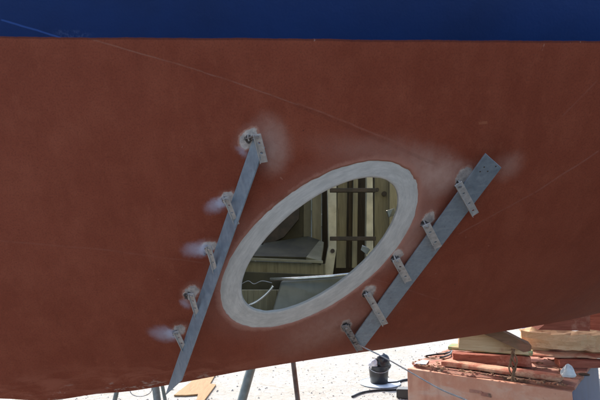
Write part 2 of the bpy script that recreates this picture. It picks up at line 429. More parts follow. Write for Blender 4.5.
M = {}
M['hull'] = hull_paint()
def ring_mat():
    k = NB('ground_bare_steel'); uv = k.uv()
    # uv: x round the ring, y across it
    st = k.noise(uv, 1.0, 5, 0.7, stretch=(26, 3, 1)); st2 = k.noise(uv, 1.0, 5, 0.75, dist=0.4, stretch=(34, 26, 1)); cl = k.noise(uv, 1.0, 4, 0.6, stretch=(5, 1.5, 1))
    c = k.mix(k.ramp(st, 0.3, 0.7), (0.52, 0.52, 0.50), (0.70, 0.69, 0.66))
    c = k.mix(k.math('MULTIPLY', k.ramp(st2, 0.45, 0.7), 0.4), c, (0.37, 0.365, 0.35))
    c = k.mix(k.math('MULTIPLY', k.ramp(cl, 0.5, 0.75), 0.4), c, (0.62, 0.60, 0.585))
    s = k.new('ShaderNodeSeparateXYZ'); k.put(s.inputs[0], uv)
    e = k.math('ADD', s.outputs[1], k.math('MULTIPLY', k.math('SUBTRACT', k.noise(uv, 1.0, 5, 0.7, stretch=(40, 4, 1)), 0.5), 0.35))
    c = k.mix(k.ramp(e, 0.84, 0.98), c, (0.60, 0.38, 0.31))
    c = k.mix(k.ramp(s.outputs[1], 0.05, 0.0), c, (0.30, 0.30, 0.29))
    k.set(c, 0.5, 0.15, 0.5); k.bump(st2, 0.35, 0.0012); k.bump(cl, 0.3, 0.004)
    return k.m
M['ring'] = ring_mat()
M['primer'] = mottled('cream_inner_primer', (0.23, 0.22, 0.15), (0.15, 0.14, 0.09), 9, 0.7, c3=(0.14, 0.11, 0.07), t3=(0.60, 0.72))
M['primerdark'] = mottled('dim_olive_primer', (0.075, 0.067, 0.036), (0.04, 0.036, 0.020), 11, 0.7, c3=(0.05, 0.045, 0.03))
M['rib2'] = mottled('worn_pale_primer', (0.32, 0.31, 0.22), (0.22, 0.21, 0.15), 14, 0.6)
M['rib'] = mottled('pale_green_primer', (0.74, 0.71, 0.55), (0.52, 0.49, 0.36), 14, 0.6, c3=(0.20, 0.15, 0.08), t3=(0.64, 0.74))
M['plankin'] = wood('old_cream_planking', (0.36, 0.33, 0.22), (0.23, 0.205, 0.13), axis=2)
M['plankbrown'] = wood('brown_inner_lath', (0.09, 0.068, 0.040), (0.055, 0.04, 0.024), axis=2)
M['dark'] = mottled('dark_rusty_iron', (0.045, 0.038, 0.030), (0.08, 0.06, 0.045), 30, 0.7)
M['blackp'] = mottled('black_plastic', (0.012, 0.012, 0.014), (0.02, 0.02, 0.022), 12, 0.38, bump=0.05)
M['greysheet'] = mottled('dull_grey_sheet', (0.17, 0.17, 0.14), (0.10, 0.105, 0.08), 8, 0.45, 0.5, c3=(0.09, 0.09, 0.06))
M['chrome'] = mottled('bright_pipe', (0.75, 0.75, 0.70), (0.6, 0.6, 0.55), 40, 0.25, 0.9, bump=0.05)
def bar_mat():
    k = NB('galvanised_flat_bar'); o = k.obj()
    a = k.noise(o, 26, 6, 0.7); b = k.noise(o, 120, 4, 0.6, stretch=(1, 1, .12)); v = k.new('ShaderNodeTexVoronoi'); k.put(v.inputs['Vector'], o); v.inputs['Scale'].default_value = 90
    c = k.mix(k.ramp(a, 0.3, 0.7), (0.22, 0.29, 0.36), (0.32, 0.39, 0.46))
    c = k.mix(k.math('MULTIPLY', k.ramp(b, 0.45, 0.7), 0.4), c, (0.18, 0.22, 0.27))
    c = k.mix(k.math('MULTIPLY', v.outputs['Distance'], 0.25), c, (0.40, 0.46, 0.52))
    sp = k.noise(o, 60, 3, 0.6); c = k.mix(k.math('MULTIPLY', k.ramp(sp, 0.70, 0.76), 0.6), c, (0.10, 0.07, 0.06))
    sc_ = k.noise(o, 9, 3, 0.5, 0.5, stretch=(1, 9, 1.4)); c = k.mix(k.math('MULTIPLY', k.ramp(sc_, 0.60, 0.64), 0.14), c, (0.55, 0.60, 0.64))
    du = k.noise(o, 11, 6, 0.8); c = k.mix(k.math('MULTIPLY', k.ramp(du, 0.55, 0.7), 0.35), c, (0.20, 0.14, 0.13))
    k.set(c, k.ramp(a, 0.3, 0.7, 0.38, 0.55), 0.55); k.bump(b, 0.2, 0.001); return k.m
M['bar'] = bar_mat()
M['clip'] = mottled('scorched_clip_steel', (0.58, 0.56, 0.54), (0.42, 0.40, 0.38), 60, 0.5, 0.45, c3=(0.20, 0.14, 0.12), t3=(0.60, 0.68), bump=0.3, bd=0.001)
M['clipdark'] = mottled('sooty_clip_steel', (0.24, 0.22, 0.22), (0.36, 0.33, 0.31), 70, 0.55, 0.4, c3=(0.07, 0.06, 0.06), t3=(0.52, 0.6), bump=0.3, bd=0.001)
M['weld'] = mottled('weld_bead', (0.30, 0.29, 0.29), (0.62, 0.58, 0.55), 130, 0.4, 0.6, c3=(0.04, 0.035, 0.035), t3=(0.5, 0.56), bump=0.6, bd=0.002)
M['bolt'] = mottled('bright_bolt', (0.55, 0.55, 0.57), (0.35, 0.35, 0.37), 80, 0.35, 0.9, bump=0.1)
M['wire'] = mottled('grey_wire', (0.40, 0.40, 0.40), (0.28, 0.28, 0.28), 60, 0.5, 0.3)

# ------------------------------------------------------------------ GROUND
def ground_mat():
    k = NB('pale_yard_gravel'); o = k.obj()
    a = k.noise(o, 0.7, 6, 0.6); b = k.noise(o, 14, 6, 0.75); g = k.noise(o, 70, 3, 0.6); d = k.noise(o, 3.2, 6, 0.7, 0.6)
    c = k.mix(k.ramp(b, 0.35, 0.65), (0.38, 0.36, 0.32), (0.50, 0.48, 0.44))
    c = k.mix(k.math('MULTIPLY', k.ramp(a, 0.45, 0.65), 0.45), c, (0.38, 0.345, 0.28))
    c = k.mix(k.math('MULTIPLY', k.ramp(d, 0.56, 0.66), 0.5), c, (0.27, 0.25, 0.20))
    c = k.mix(k.math('MULTIPLY', k.ramp(g, 0.58, 0.68), 0.55), c, (0.19, 0.175, 0.145))
    sx = k.new('ShaderNodeSeparateXYZ'); k.put(sx.inputs[0], o)
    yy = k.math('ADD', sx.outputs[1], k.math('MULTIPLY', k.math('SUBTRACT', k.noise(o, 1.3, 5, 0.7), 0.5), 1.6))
    low_bounce = k.mix(k.ramp(b, 0.35, 0.65), (0.13, 0.112, 0.095), (0.19, 0.165, 0.145))
    c = k.mix(k.ramp(yy, 4.3, 3.3), c, low_bounce)  # unseen near ground, darkened on purpose to cut bounced light on the hull
    k.set(c, 0.95, 0, 0.2); k.bump(b, 0.7, 0.03); k.bump(g, 0.6, 0.01); return k.m
bm = bmesh.new()
xs = [-900, -200, -60, -20] + [-12 + i * 0.5 for i in range(49)] + [20, 60, 200, 900]
ys = [-900, -200, -60, -20] + [-10 + i * 0.5 for i in range(61)] + [40, 80, 200, 900]
gv = [[bm.verts.new((x, y, 0.03 * noise.noise(Vector((x * .45, y * .45, 0))) * (1 if abs(x) < 13 and -11 < y < 21 else 0))) for y in ys] for x in xs]
for i in range(len(xs) - 1):
    for j in range(len(ys) - 1): bm.faces.new((gv[i][j], gv[i + 1][j], gv[i + 1][j + 1], gv[i][j + 1]))
g = from_bm('ground', bm, ground_mat(), smooth=True); props(g, kind='structure')
def gz(x, y): return 0.03 * noise.noise(Vector((x * .45, y * .45, 0)))
# loose gravel
bm = bmesh.new()
for i in range(4200):
    y = 4.2 + 8 * random.random() ** 1.4; x = random.uniform(-1, 1) * (y * 0.75)
    r = random.choice([0.005, 0.007, 0.009, 0.013]) * random.uniform(.6, 1.3)
    if random.random() < 0.006: r = random.uniform(.02, .035)
    c = Vector((x, y, gz(x, y) + r * .3)); q = []
    a0 = random.random() * 6
    for kk in range(4): q.append(bm.verts.new(c + Vector((math.cos(a0 + kk * 1.57) * r * random.uniform(.7, 1.3), math.sin(a0 + kk * 1.57) * r * random.uniform(.7, 1.3), -r * .35))))
    t = bm.verts.new(c + Vector((random.uniform(-.3, .3) * r, random.uniform(-.3, .3) * r, r * .6)))
    for kk in range(4): bm.faces.new((q[kk], q[(kk + 1) % 4], t))
gr = from_bm('gravel', bm, mottled('loose_stones', (0.42, 0.40, 0.35), (0.30, 0.28, 0.24), 3, 0.9, c3=(0.62, 0.60, 0.55)))
props(gr, 'pale loose gravel and small stones strewn over the boatyard ground', 'gravel', kind='stuff')

# ------------------------------------------------------------------ THE BOAT
boat = empty('boat_hull', (P0.x + D.x * 3, P0.y + D.y * 3, 0.9), 'large boat hull with rust red underbody, navy blue topside and an oval hole', 'boat')
# grid stations & rows
WS0, WS1, WZ0, WZ1 = 1.40, 2.60, None, None
zin = [ept(E_OUT, t / 40 * 2 * math.pi)[1] for t in range(40)]
sin_ = [s_from_xz(*ept(E_OUT, t / 40 * 2 * math.pi)) for t in range(40)]
WZ0 = round(min(zin) - 0.05, 3); WZ1 = round(max(zin) + 0.05, 3); WS0 = round(min(sin_) - 0.05, 3); WS1 = round(max(sin_) + 0.05, 3)
print('window', WS0, WS1, WZ0, WZ1, 'keel z', zk(WS0), zk(WS1))
def lin(a, b, n): return [a + (b - a) * i / n for i in range(n)]
S_ = lin(0.0, WS0, 48); iw0 = len(S_); S_ += lin(WS0, WS1, 40); iw1 = len(S_); S_ += lin(WS1, 4.2, 50) + lin(4.2, LEN, 24) + [LEN]
Zb = [(i / 22) ** 1.7 for i in range(22)]
Zm = lin(WZ0, WZ1, 30); Zu = lin(WZ1, ZW, 16) + lin(ZW, ZTOP, 18) + [ZTOP]
def rowz(s, j):
    k = zk(s)
    if j < len(Zb):
        return k + (max(WZ0, k + .02) - k) * Zb[j]
    j -= len(Zb)
    z = (Zm + Zu)[j]
    # rows squeeze together where the stem rises above them
    lo = max(WZ0, k + .02)
    return lo + (ZTOP - lo) * (z - WZ0) / (ZTOP - WZ0) if lo > WZ0 else z
NR = len(Zb) + len(Zm) + len(Zu); jw0 = len(Zb); jw1 = len(Zb) + len(Zm)
def paint_k(th): return 1.0 + 0.009 * noise.noise(Vector((math.cos(th) * 9, math.sin(th) * 9, 0))) + 0.009 * noise.noise(Vector((math.cos(th) * 36, math.sin(th) * 30, 3)))
def inner_s(th, E, kk=1.0):
    x, z = ept(E, th, kk); return s_from_xz(x, z), z
TH = 0.006
bm = bmesh.new(); uvl = bm.loops.layers.uv.new('UVMap')
UVC = {}
def addv(s, z, off, side=1, mat=0):
    if off < -.004 and z < zk(s) + .035: z = zk(s) + .035
    p = surf(s, z, off, side); v = bm.verts.new(p); q = surf(s, z, 0, side); UVC[v] = (q.x, q.z); return v
def face(vs, mi):
    try: f = bm.faces.new(vs)
    except ValueError: return
    f.material_index = mi; f.smooth = True
    for l in f.loops: l[uvl].uv = UVC[l.vert]
# window border loop (s,z) list, counter-clockwise in index space
border = [(i, jw0) for i in range(iw0, iw1)] + [(iw1, j) for j in range(jw0, jw1)] + [(i, jw1) for i in range(iw1, iw0, -1)] + [(iw0, j) for j in range(jw1, jw0, -1)]
def skin(side, off, mi, hole, E=None, wob=False):
    G = [[addv(s, rowz(s, j), off if off < 0 or rowz(s, j) > zk(s) + .02 else 0.0, side) for j in range(NR)] for s in S_]
    for i in range(len(S_) - 1):
        for j in range(NR - 1):
            if hole and iw0 <= i < iw1 and jw0 <= j < jw1: continue
            face((G[i][j], G[i + 1][j], G[i + 1][j + 1], G[i][j + 1]), mi)
    rim = None
    if hole:
        # angle of every border vertex in the ellipse's own frame -> hole edge point
        J = np.array([[E[1][0], E[2][0]], [E[1][1], E[2][1]]]); I = np.linalg.inv(J)
        NL = 14; prev = [G[i][j] for i, j in border]; B = [(S_[i], rowz(S_[i], j)) for i, j in border]; R_ = []
        ths = []
        for (s, z) in B:
            p = surf(s, z, 0, 1); q = I @ np.array([p.x - E[0][0], p.z - E[0][1]]); ths.append(math.atan2(q[1], q[0]))
        inn = [inner_s(t, E, paint_k(t) if wob else 1.0) for t in ths]
        for l in range(1, NL + 1):
            f = 1 - (1 - l / NL) ** 1.0; cur = []
            for (s0, z0), (s1, z1) in zip(B, inn): cur.append(addv(s0 + (s1 - s0) * f, z0 + (z1 - z0) * f, off, side))
            n = len(cur)
            for a in range(n): face((prev[a], prev[(a + 1) % n], cur[(a + 1) % n], cur[a]), mi)
            prev = cur
        rim = (prev, ths)
    return G, rim
Go, ro = skin(1, 0.0009, 0, True, E_OUT, True)       # painted skin, one paint thickness proud
Gp, _ = skin(-1, 0.0, 0, False)
# sheer caps, both sides, and transom are below
me = bpy.data.meshes.new('hull_plating'); bm.normal_update()
# paint edge: step down to the bare plate
rimv, rth = ro; n = len(rimv); low = []
for v, t in zip(rimv, rth):
    s, z = inner_s(t, E_OUT, paint_k(t)); q = addv(s, z, -0.0004); low.append(q)
for a in range(n): face((rimv[a], rimv[(a + 1) % n], low[(a + 1) % n], low[a]), 0)
# transom
tv = [Go[-1][j] for j in range(NR)]; tv2 = [Gp[-1][j] for j in range(NR)]
for j in range(NR - 1): face((tv[j], tv[j + 1], tv2[j + 1], tv2[j]), 0)
bm.to_mesh(me); bm.free()
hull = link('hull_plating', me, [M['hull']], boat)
# inner skin
bm = bmesh.new(); uvl = bm.loops.layers.uv.new('UVMap'); UVC = {}
Gi, ri = skin(1, -TH, 0, True, E_IN); Gj, _ = skin(-1, -TH, 0, False)
me = bpy.data.meshes.new('inner_skin'); bm.to_mesh(me); bm.free()
link('inner_skin', me, [M['primer']], boat)
# the bare ring with its cut edge
bm = bmesh.new(); uvl = bm.loops.layers.uv.new('UVMap'); NT = 220; NRG = 8
loops = []
for l in range(NRG + 3):
    L = []
    for a in range(NT):
        th = 2 * math.pi * a / NT
        xi, zi = ept(E_IN, th); xo, zo = ept(E_OUT, th, 1.035)
        jg = 1 + 0.004 * noise.noise(Vector((math.cos(th) * 8, math.sin(th) * 8, 7)))
        cx, cz = E_IN[0]; xi, zi = cx + (xi - cx) * jg, cz + (zi - cz) * jg
        if l < 2: f = 0.0; off = -TH - 0.0004 if l == 0 else -0.0022
        elif l == 2: f = 0.028; off = 0.0002
        else: f = (l - 2) / NRG; off = 0.0002 + 0.0005 * noise.noise(Vector((th * 6, l * .8, 0))) * (l < NRG + 2)
        x = xi + (xo - xi) * f; z = zi + (zo - zi) * f
        s = s_from_xz(x, z); v = bm.verts.new(surf(s, z, off - (0.001 if l == NRG + 2 else 0))); L.append((v, th / (2 * math.pi), f))
    loops.append(L)
for A, B in zip(loops, loops[1:]):
    for a in range(NT):
        b = (a + 1) % NT; f = bm.faces.new((A[a][0], A[b][0], B[b][0], B[a][0])); f.smooth = True
        vals = [(A[a][1], A[a][2]), (A[a][1] + 1 / NT, A[b][2]), (A[a][1] + 1 / NT, B[b][2]), (A[a][1], B[a][2])]
        for lp, u in zip(f.loops, vals): lp[uvl].uv = u
me = bpy.data.meshes.new('bare_steel_ring'); bm.to_mesh(me); bm.free()
ring = link('bare_steel_ring', me, [M['ring']], boat)
ring['label'] = 'pale ground bare steel band round the oval opening'
# side decks and cap
bm = bmesh.new()
for side in (1, -1):
    prev = None
    for s in [0.02 + i * 0.12 for i in range(62)]:
        b = hb(s, ZTOP)
        bi = max(b - 0.20 * min(1, s / 0.8) - 0.0, 0.0) if s > 0.9 else 0.0
        row = []
        for (bb, z) in ((b + 0.02, ZTOP - .03), (b + 0.02, ZTOP + .03), (bi, ZTOP + .03), (bi, ZTOP - 0.03)):
            p = P0 + D * s + N * (bb * side); p.z = z; row.append(bm.verts.new(p))
        if prev:
            for a in range(4): bm.faces.new((prev[a], prev[(a + 1) % 4], row[(a + 1) % 4], row[a]))
        prev = row
from_bm('side_deck', bm, mottled('grey_deck_paint', (0.45, 0.46, 0.46), (0.36, 0.37, 0.37), 5, 0.6), boat)
# frames (ribs) on both inner sides
def rib(s, side):
    bm = bmesh.new(); prev = None
    for i in range(26):
        t = i / 25; z = zk(s) + 0.05 + (ZTOP - 0.05 - zk(s) - 0.05) * t
        a = surf(s - .004, z, -TH - .0005, side); b = surf(s + .004, z, -TH - .0005, side)
        dn = (surf(s, z, -0.06, side) - surf(s, z, 0, side)).normalized() * 0.055
        row = [bm.verts.new(q) for q in (a, b, b + dn, a + dn)]
        if prev:
            for k in range(4): bm.faces.new((prev[k], prev[(k + 1) % 4], row[(k + 1) % 4], row[k]))
        prev = row
    return from_bm('rib', bm, M['rib'], boat)
for s in [0.7 + 0.38 * i for i in range(17)]:
    if not (WS0 - .03 < s < WS1 + .03): rib(s, 1)
    rib(s, -1)
# ------- inner joinery seen through the opening: uprights, laths, ledges
def slab(name, pts, y, th, mat, bev=0.002, tilt=0.0):
    """an upright board from its outline (photo pixels at depth y), with real thickness th"""
    bm = bmesh.new(); f0 = []; f1 = []
    for (px, py) in pts:
        p = at(px, py, y); f0.append(bm.verts.new(p)); f1.append(bm.verts.new(p + Vector((0, th, 0))))
    bm.faces.new(f0); bm.faces.new(f1[::-1]); n = len(pts)
    for i in range(n): bm.faces.new((f0[i], f1[i], f1[(i + 1) % n], f0[(i + 1) % n]))
    return from_bm(name, bm, mat, boat, bevel=bev)
slab('upright_board', [(312, 150), (321.5, 150), (321.5, 275), (312, 275)], 2.24, .02, M['plankin'])
slab('frame_post', [(327, 150), (336.5, 150), (336.5, 249), (332, 280), (322, 280), (328.5, 246)], 2.14, .05, M['rib'])
slab('upright_board', [(338.5, 150), (348, 150), (346, 268), (336, 268)], 2.20, .02, M['plankin'])
slab('lath', [(349, 150), (352.5, 150), (351.5, 268), (348.5, 268)], 2.17, .03, M['plankbrown'])
slab('lath', [(354, 150), (358.5, 150), (357, 268), (352, 268)], 2.15, .03, M['plankin'])
slab('frame_post', [(367, 150), (372.5, 150), (373.5, 268), (366, 268)], 2.12, .05, M['rib'])
slab('upright_board', [(375, 150), (389, 150), (388, 268), (374, 268)], 2.22, .02, M['plankin'])
slab('upright_board', [(390, 150), (410, 150), (408, 250), (389, 260)], 2.16, .02, M['plankin'])
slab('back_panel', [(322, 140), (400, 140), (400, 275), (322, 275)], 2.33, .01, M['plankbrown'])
for (y0, y1, xa, xb) in ((188, 192, 330, 376), (236.5, 240.5, 330, 376)):
    slab('cross_bar', [(xa, y0), (xb, y0), (xb, y1), (xa, y1)], 2.06, .02, M['dark'])
# knots / bolt heads on the right boards
for (px, py, r) in ((384, 194, .012), (377, 190, .009)):
    bm = bmesh.new(); p = at(px, py, 2.218 if px > 380 else 2.20); tube(bm, [p, p + Vector((0, -.012, 0))], r, 10); from_bm('bolt_head', bm, M['dark'], boat)
# left part: shadowed locker, its lid, ledge and lower band
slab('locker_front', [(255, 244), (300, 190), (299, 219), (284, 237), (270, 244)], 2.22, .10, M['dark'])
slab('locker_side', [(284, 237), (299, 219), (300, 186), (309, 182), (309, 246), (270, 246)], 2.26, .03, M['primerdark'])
slab('upright_board', [(303.5, 170), (311, 160), (311, 262), (303.5, 262)], 2.255, .02, M['primer'])
def lid(name, pts, mat):
    bm = bmesh.new(); a = [bm.verts.new(at(x, y, d)) for x, y, d in pts]; b = [bm.verts.new(at(x, y, d) + Vector((0, .01, -.02))) for x, y, d in pts]
    bm.faces.new(a); bm.faces.new(b[::-1]); n = len(a)
    for q in range(n): bm.faces.new((a[q], b[q], b[(q + 1) % n], a[(q + 1) % n]))
    return from_bm(name, bm, mat, boat, bevel=.002)
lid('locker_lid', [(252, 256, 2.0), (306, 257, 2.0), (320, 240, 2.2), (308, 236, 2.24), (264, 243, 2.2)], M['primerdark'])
lid('lid_edge', [(306, 257, 2.0), (321, 261, 1.99), (324, 242, 2.18), (319, 240, 2.2)], M['primer'])
slab('ledge', [(225, 256.5), (323, 260.5), (323, 263.5), (225, 259.5)], 1.975, .03, M['rib2'])
slab('lower_band', [(225, 260), (326, 264), (326, 284), (225, 282)], 2.00, .03, M['plankin'])
slab('lower_band', [(225, 271), (326, 275), (326, 290), (225, 290)], 1.94, .03, M['primerdark'])
bm = bmesh.new(); p = at(332.5, 251, 2.136); tube(bm, [p, p + Vector((0, -.008, 0))], .010, 8); from_bm('bolt_head', bm, M['dark'], boat)
# things inside the boat: sheet tank with bright rim, hose
tank = empty('grey_tank', at(320, 300, 1.75), 'dull grey metal tank with a bright pipe rim lying inside the oval opening', 'tank')
bm = bmesh.new()
c = [at(281, 281, 1.72), at(352, 276, 1.76), at(346, 306, 1.72), at(270, 318, 1.66)]; c2 = [p + Vector((0.02, .26, 0)) for p in c]
va = [bm.verts.new(p) for p in c]; vb = [bm.verts.new(p) for p in c2]
bm.faces.new(va); bm.faces.new(vb[::-1])
for i in range(4): bm.faces.new((va[i], vb[i], vb[(i + 1) % 4], va[(i + 1) % 4]))
from_bm('tank_body', bm, M['greysheet'], tank, bevel=.006)
bm = bmesh.new(); tube(bm, [at(270, 279.5, 1.70), at(300, 278.5, 1.70), at(330, 276.5, 1.70), at(352, 274, 1.70)], .0062, 10); from_bm('rim_pipe', bm, M['chrome'], tank, True)
bm = bmesh.new(); pts = [at(x, y, 1.56) for x, y in ((248, 306), (256, 302), (264, 296), (270, 290), (273, 286))]
tube(bm, spline(pts, 6), .0045, 8)
own('curved_hose', bm, M['chrome'], 'short curved bright hose in the lower left of the oval opening', 'hose', smooth=True)
bm = bmesh.new(); pts = [at(x, y, 1.66) for x, y in ((240, 285), (248, 281), (254, 284), (262, 281), (272, 283))]
tube(bm, spline(pts, 6), .0014, 6)
own('thin_wire', bm, M['wire'], 'thin bent wire lying behind the left end of the oval opening', 'wire', smooth=True)
# bilge floor board under these
slab('floor_board', [(235, 290), (330, 290), (330, 325), (235, 325)], 1.86, .03, M['plankin'])

# two small lugs on the inside rim
for (px, py, rot) in ((391, 213, 0.3), (365, 250, -.5)):
    bm = bmesh.new(); p = hit(px + 8, py); p = at(px, py, p.y + 0.035)
    a = Vector((math.cos(rot), 0, math.sin(rot))) * .012; b = Vector((-math.sin(rot), 0, math.cos(rot))) * .009
    quadbox(bm, p, a, b, Vector((0, .0025, 0)), jit=.003)
    from_bm('inner_lug', bm, M['greysheet'], boat, bevel=.001)

# ------------------------------------------------------------------ FLAT BARS
def px_of(p):
    q = p - Vector((0, 0, CZ)); fz = q.y * math.cos(PITCH) + q.z * math.sin(PITCH); uz = -q.y * math.sin(PITCH) + q.z * math.cos(PITCH)
    return (300 + 470 * q.x / fz, 200 - 470 * uz / fz)
def bar_between(A, B, width_dir, wd, th, name, label, holes=None, slant=(0, 0)):
    ax = (B - A).normalized(); wv = (width_dir - ax * width_dir.dot(ax)).normalized(); nv = ax.cross(wv).normalized()
    L = (B - A).length; bm = bmesh.new()
    nseg = 1; rows = []
    for i in range(nseg + 1):
        t = i / nseg; row = []
        for (a, b) in ((-1, -1), (1, -1), (1, 1), (-1, 1)):
            e = 0.0
            if i == 0: e = slant[0] * a
            if i == nseg: e = slant[1] * a
            p = A + ax * (L * t + e) + wv * (wd / 2 * a) + nv * (th / 2 * b)
            row.append(bm.verts.new(p))
        rows.append(row)
    for r0, r1 in zip(rows, rows[1:]):
        for k in range(4): bm.faces.new((r0[k], r0[(k + 1) % 4], r1[(k + 1) % 4], r1[k]))
    bm.faces.new(rows[0][::-1]); bm.faces.new(rows[-1])
    e = empty(name, B, label, 'metal bar', 'flat steel bars clamped across the hull')
    o = from_bm('bar_body', bm, M['bar'], e, bevel=0.0008)
    if holes:
        for (l, w_) in holes:
            bm = bmesh.new(); p = A + ax * l + wv * w_
            s_ = nv if nv.y < 0 else -nv
            q = p + s_ * (th / 2 - .0003); tube(bm, [q, q + s_ * .0008], .0022, 8); from_bm('drill_mark', bm, M['dark'], e)
    return e, ax, wv, nv
# right bar: ends placed a little off the plate
def off_hit(px, py, d):
    p = hit(px, py); s, z = sz_of(p); return p + nrm(s, z) * d
ra = off_hit(487, 158, .022); rb = off_hit(355.5, 337, .022)
def clearance(A, B):
    m = 9
    for i in range(21):
        p = A.lerp(B, i / 20); q = p - P0; s = q.dot(D); b = q.dot(N)
        m = min(m, b - hb(s, p.z) if p.z > zk(s) else 9)
    return m
print('right bar clearance', clearance(ra, rb), ra, rb)
nmid = nrm(*sz_of(hit(420, 250)))
while clearance(ra, rb) < 0.012: ra += Vector((0, -.003, 0)); rb += Vector((0, -.003, 0))
axr = (rb - ra).normalized(); wr = axr.cross(nmid)
RW = 22 / 470 * 1.18
barR, axR, wvR, nvR = bar_between(ra, rb, wr, .070, .005, 'flat_bar', 'wide grey flat steel bar clamped diagonally on the hull right of the oval opening', holes=[(.024, .014), (.034, -.004), (.014, -.016), (.040, .016)], slant=(.0147 * (1 if wr.x > 0 else -1), .0147 * (1 if wr.x > 0 else -1)))
la = off_hit(259, 140, .020); lb_px = (172, 390)
lb = hit(190, 345); lb = at(173.5, 388, lb.y)
while clearance(la, lb) < 0.010: la += Vector((0, -.003, 0)); lb += Vector((0, -.003, 0))
print('left bar', la, lb, clearance(la, lb))
nml = nrm(*sz_of(hit(215, 250))); axl = (lb - la).normalized(); wl = axl.cross(nml).normalized()
wl2 = (wl * math.cos(R(58)) + nml * math.sin(R(58)) * -1)
_w = (wl2 - axl * wl2.dot(axl)).normalized(); best = None
for _i in range(61):
    sl = -.06 + _i * .002; ca = px_of(lb + axl * sl + _w * .0235); cb_ = px_of(lb - axl * sl - _w * .0235)
    L_, R__ = (ca, cb_) if ca[0] < cb_[0] else (cb_, ca); e_ = abs((L_[1] - R__[1]) - 17)
    if best is None or e_ < best[0]: best = (e_, sl)
barL, axL, wvL, nvL = bar_between(la, lb, wl2, .047, .005, 'flat_bar', 'narrow grey steel bar left of the oval opening, its tip below the hull', slant=(0, best[1]))

# ------------------------------------------------------------------ CLIPS
def plate_with_holes(bm, L, W, T, holes, hr, nseg=10):
    """strip along +x from 0..L, width W about y=0, thickness T up from z=0, with round holes at x positions"""
    cells = []; hs = sorted(holes); bounds = [0.0]
    for a, b in zip(hs, hs[1:]): bounds.append((a + b) / 2)
    bounds.append(L)
    outer = []
    for zz in (0, T):
        pass
    def V(x, y, z): return bm.verts.new((x, y, z))
    for ci, h in enumerate(hs):
        x0, x1 = bounds[ci], bounds[ci + 1]
        N4 = nseg * 4 // 4 * 4
        N4 = 16
        ringt = []; ringb = []; outt = []; outb = []
        for k in range(N4):
            th = 2 * math.pi * k / N4 + math.pi / 4; c, s = math.cos(th), math.sin(th)
            m = max(abs(c), abs(s)); ox = h + (c / m) * ((x1 - h) if c > 0 else (h - x0)); oy = (s / m) * W / 2
            ringt.append(V(h + c * hr, s * hr, T)); ringb.append(V(h + c * hr, s * hr, 0)); outt.append(V(ox, oy, T)); outb.append(V(ox, oy, 0))
        for k in range(N4):
            j = (k + 1) % N4
            bm.faces.new((outt[k], outt[j], ringt[j], ringt[k])); bm.faces.new((outb[j], outb[k], ringb[k], ringb[j]))
            bm.faces.new((ringt[k], ringt[j], ringb[j], ringb[k]))
            bm.faces.new((outt[j], outt[k], outb[k], outb[j]))
    bmesh.ops.remove_doubles(bm, verts=bm.verts, dist=1e-5)
    # drop the walls that ended up between two cells
    dup = {}
    for f in bm.faces: dup.setdefault(frozenset(v.index for v in f.verts), []).append(f)
def make_clip(foot, A, B, yoff, wd, mat, label, grp, strip_w=.016, tilt=0.0, hs=(0.28, 0.72), extra=None):
    rr_ = random.Random(int(foot[0] * 13)); tilt += rr_.uniform(-.22, .22); strip_w *= rr_.uniform(.92, 1.12)
    fp = hit(*foot); s, z = sz_of(fp); n = nrm(s, z)
    e = empty('steel_clip', fp, label, 'clip', grp)
    pa = A; pb = B; ax = (pb - pa); L = ax.length; ax.normalize()
    side = ax.cross(n).normalized(); side = (side * math.cos(tilt) + n * math.sin(tilt)).normalized(); up = side.cross(ax).normalized()
    if up.dot(n) < 0: up = -up
    # holed strip lying over the bar
    bm = bmesh.new(); plate_with_holes(bm, L, strip_w, .003, [L * h for h in hs], strip_w * .17)
    mt = Matrix((( ax.x, side.x, up.x, pa.x), (ax.y, side.y, up.y, pa.y), (ax.z, side.z, up.z, pa.z), (0, 0, 0, 1)))
    bmesh.ops.transform(bm, matrix=mt, verts=bm.verts)
    from_bm('holed_strip', bm, mat, e, bevel=.0004)
    bm = bmesh.new(); quadbox(bm, pa + ax * (L * .5) + side * (strip_w * .5 - .0011) + up * .0052, ax * (L * .5), side * .0010, up * .0022, jit=.0004)
    from_bm('edge_flange', bm, mat, e, bevel=.0003)
    # standing leg from the plate to the strip
    bm = bmesh.new()
    base = fp - n * .002; top = pa + up * .0015 + ax * .002
    c = (base + top) / 2; h = (top - base) / 2
    quadbox(bm, c, h, side * strip_w * .5, (side.cross(h)).normalized() * .0016, jit=.0003)
    from_bm('clip_leg', bm, M['clipdark'], e, bevel=.0004)
    # second lug beside it, as the pressed angle has two flanges
    bm = bmesh.new(); q = fp - side * strip_w * .15 - ax * .007
    quadbox(bm, q + n * .006, ax * .007 + n * .001, side * .0016, n * .009, jit=.0008)
    from_bm('clip_flange', bm, M['clip'], e, bevel=.0004)
    # bolt through the strip
    bm = bmesh.new(); q = pa + ax * (L * .08) + up * .003
    tube(bm, [q, q + up * .0035], .0042, 6); from_bm('bolt', bm, M['bolt'], e)
    # weld bead: lumpy run round the foot
    bm = bmesh.new()
    rnd = random.Random(int(foot[0] * 7 + foot[1]))
    for kx_ in range(11):
        a = 2 * math.pi * kx_ / 11; p = fp + side * math.cos(a) * strip_w * .55 + ax * (math.sin(a) * .0045) - n * .001
        m = bmesh.ops.create_icosphere(bm, subdivisions=1, radius=.0026 * rnd.uniform(.7, 1.4)); 
        bmesh.ops.translate(bm, verts=m['verts'], vec=p)
    from_bm('weld_bead', bm, M['weld'], e, smooth=True)
    return e
wordR = ['topmost', 'second from the top', 'middle', 'second from the bottom', 'lowest']
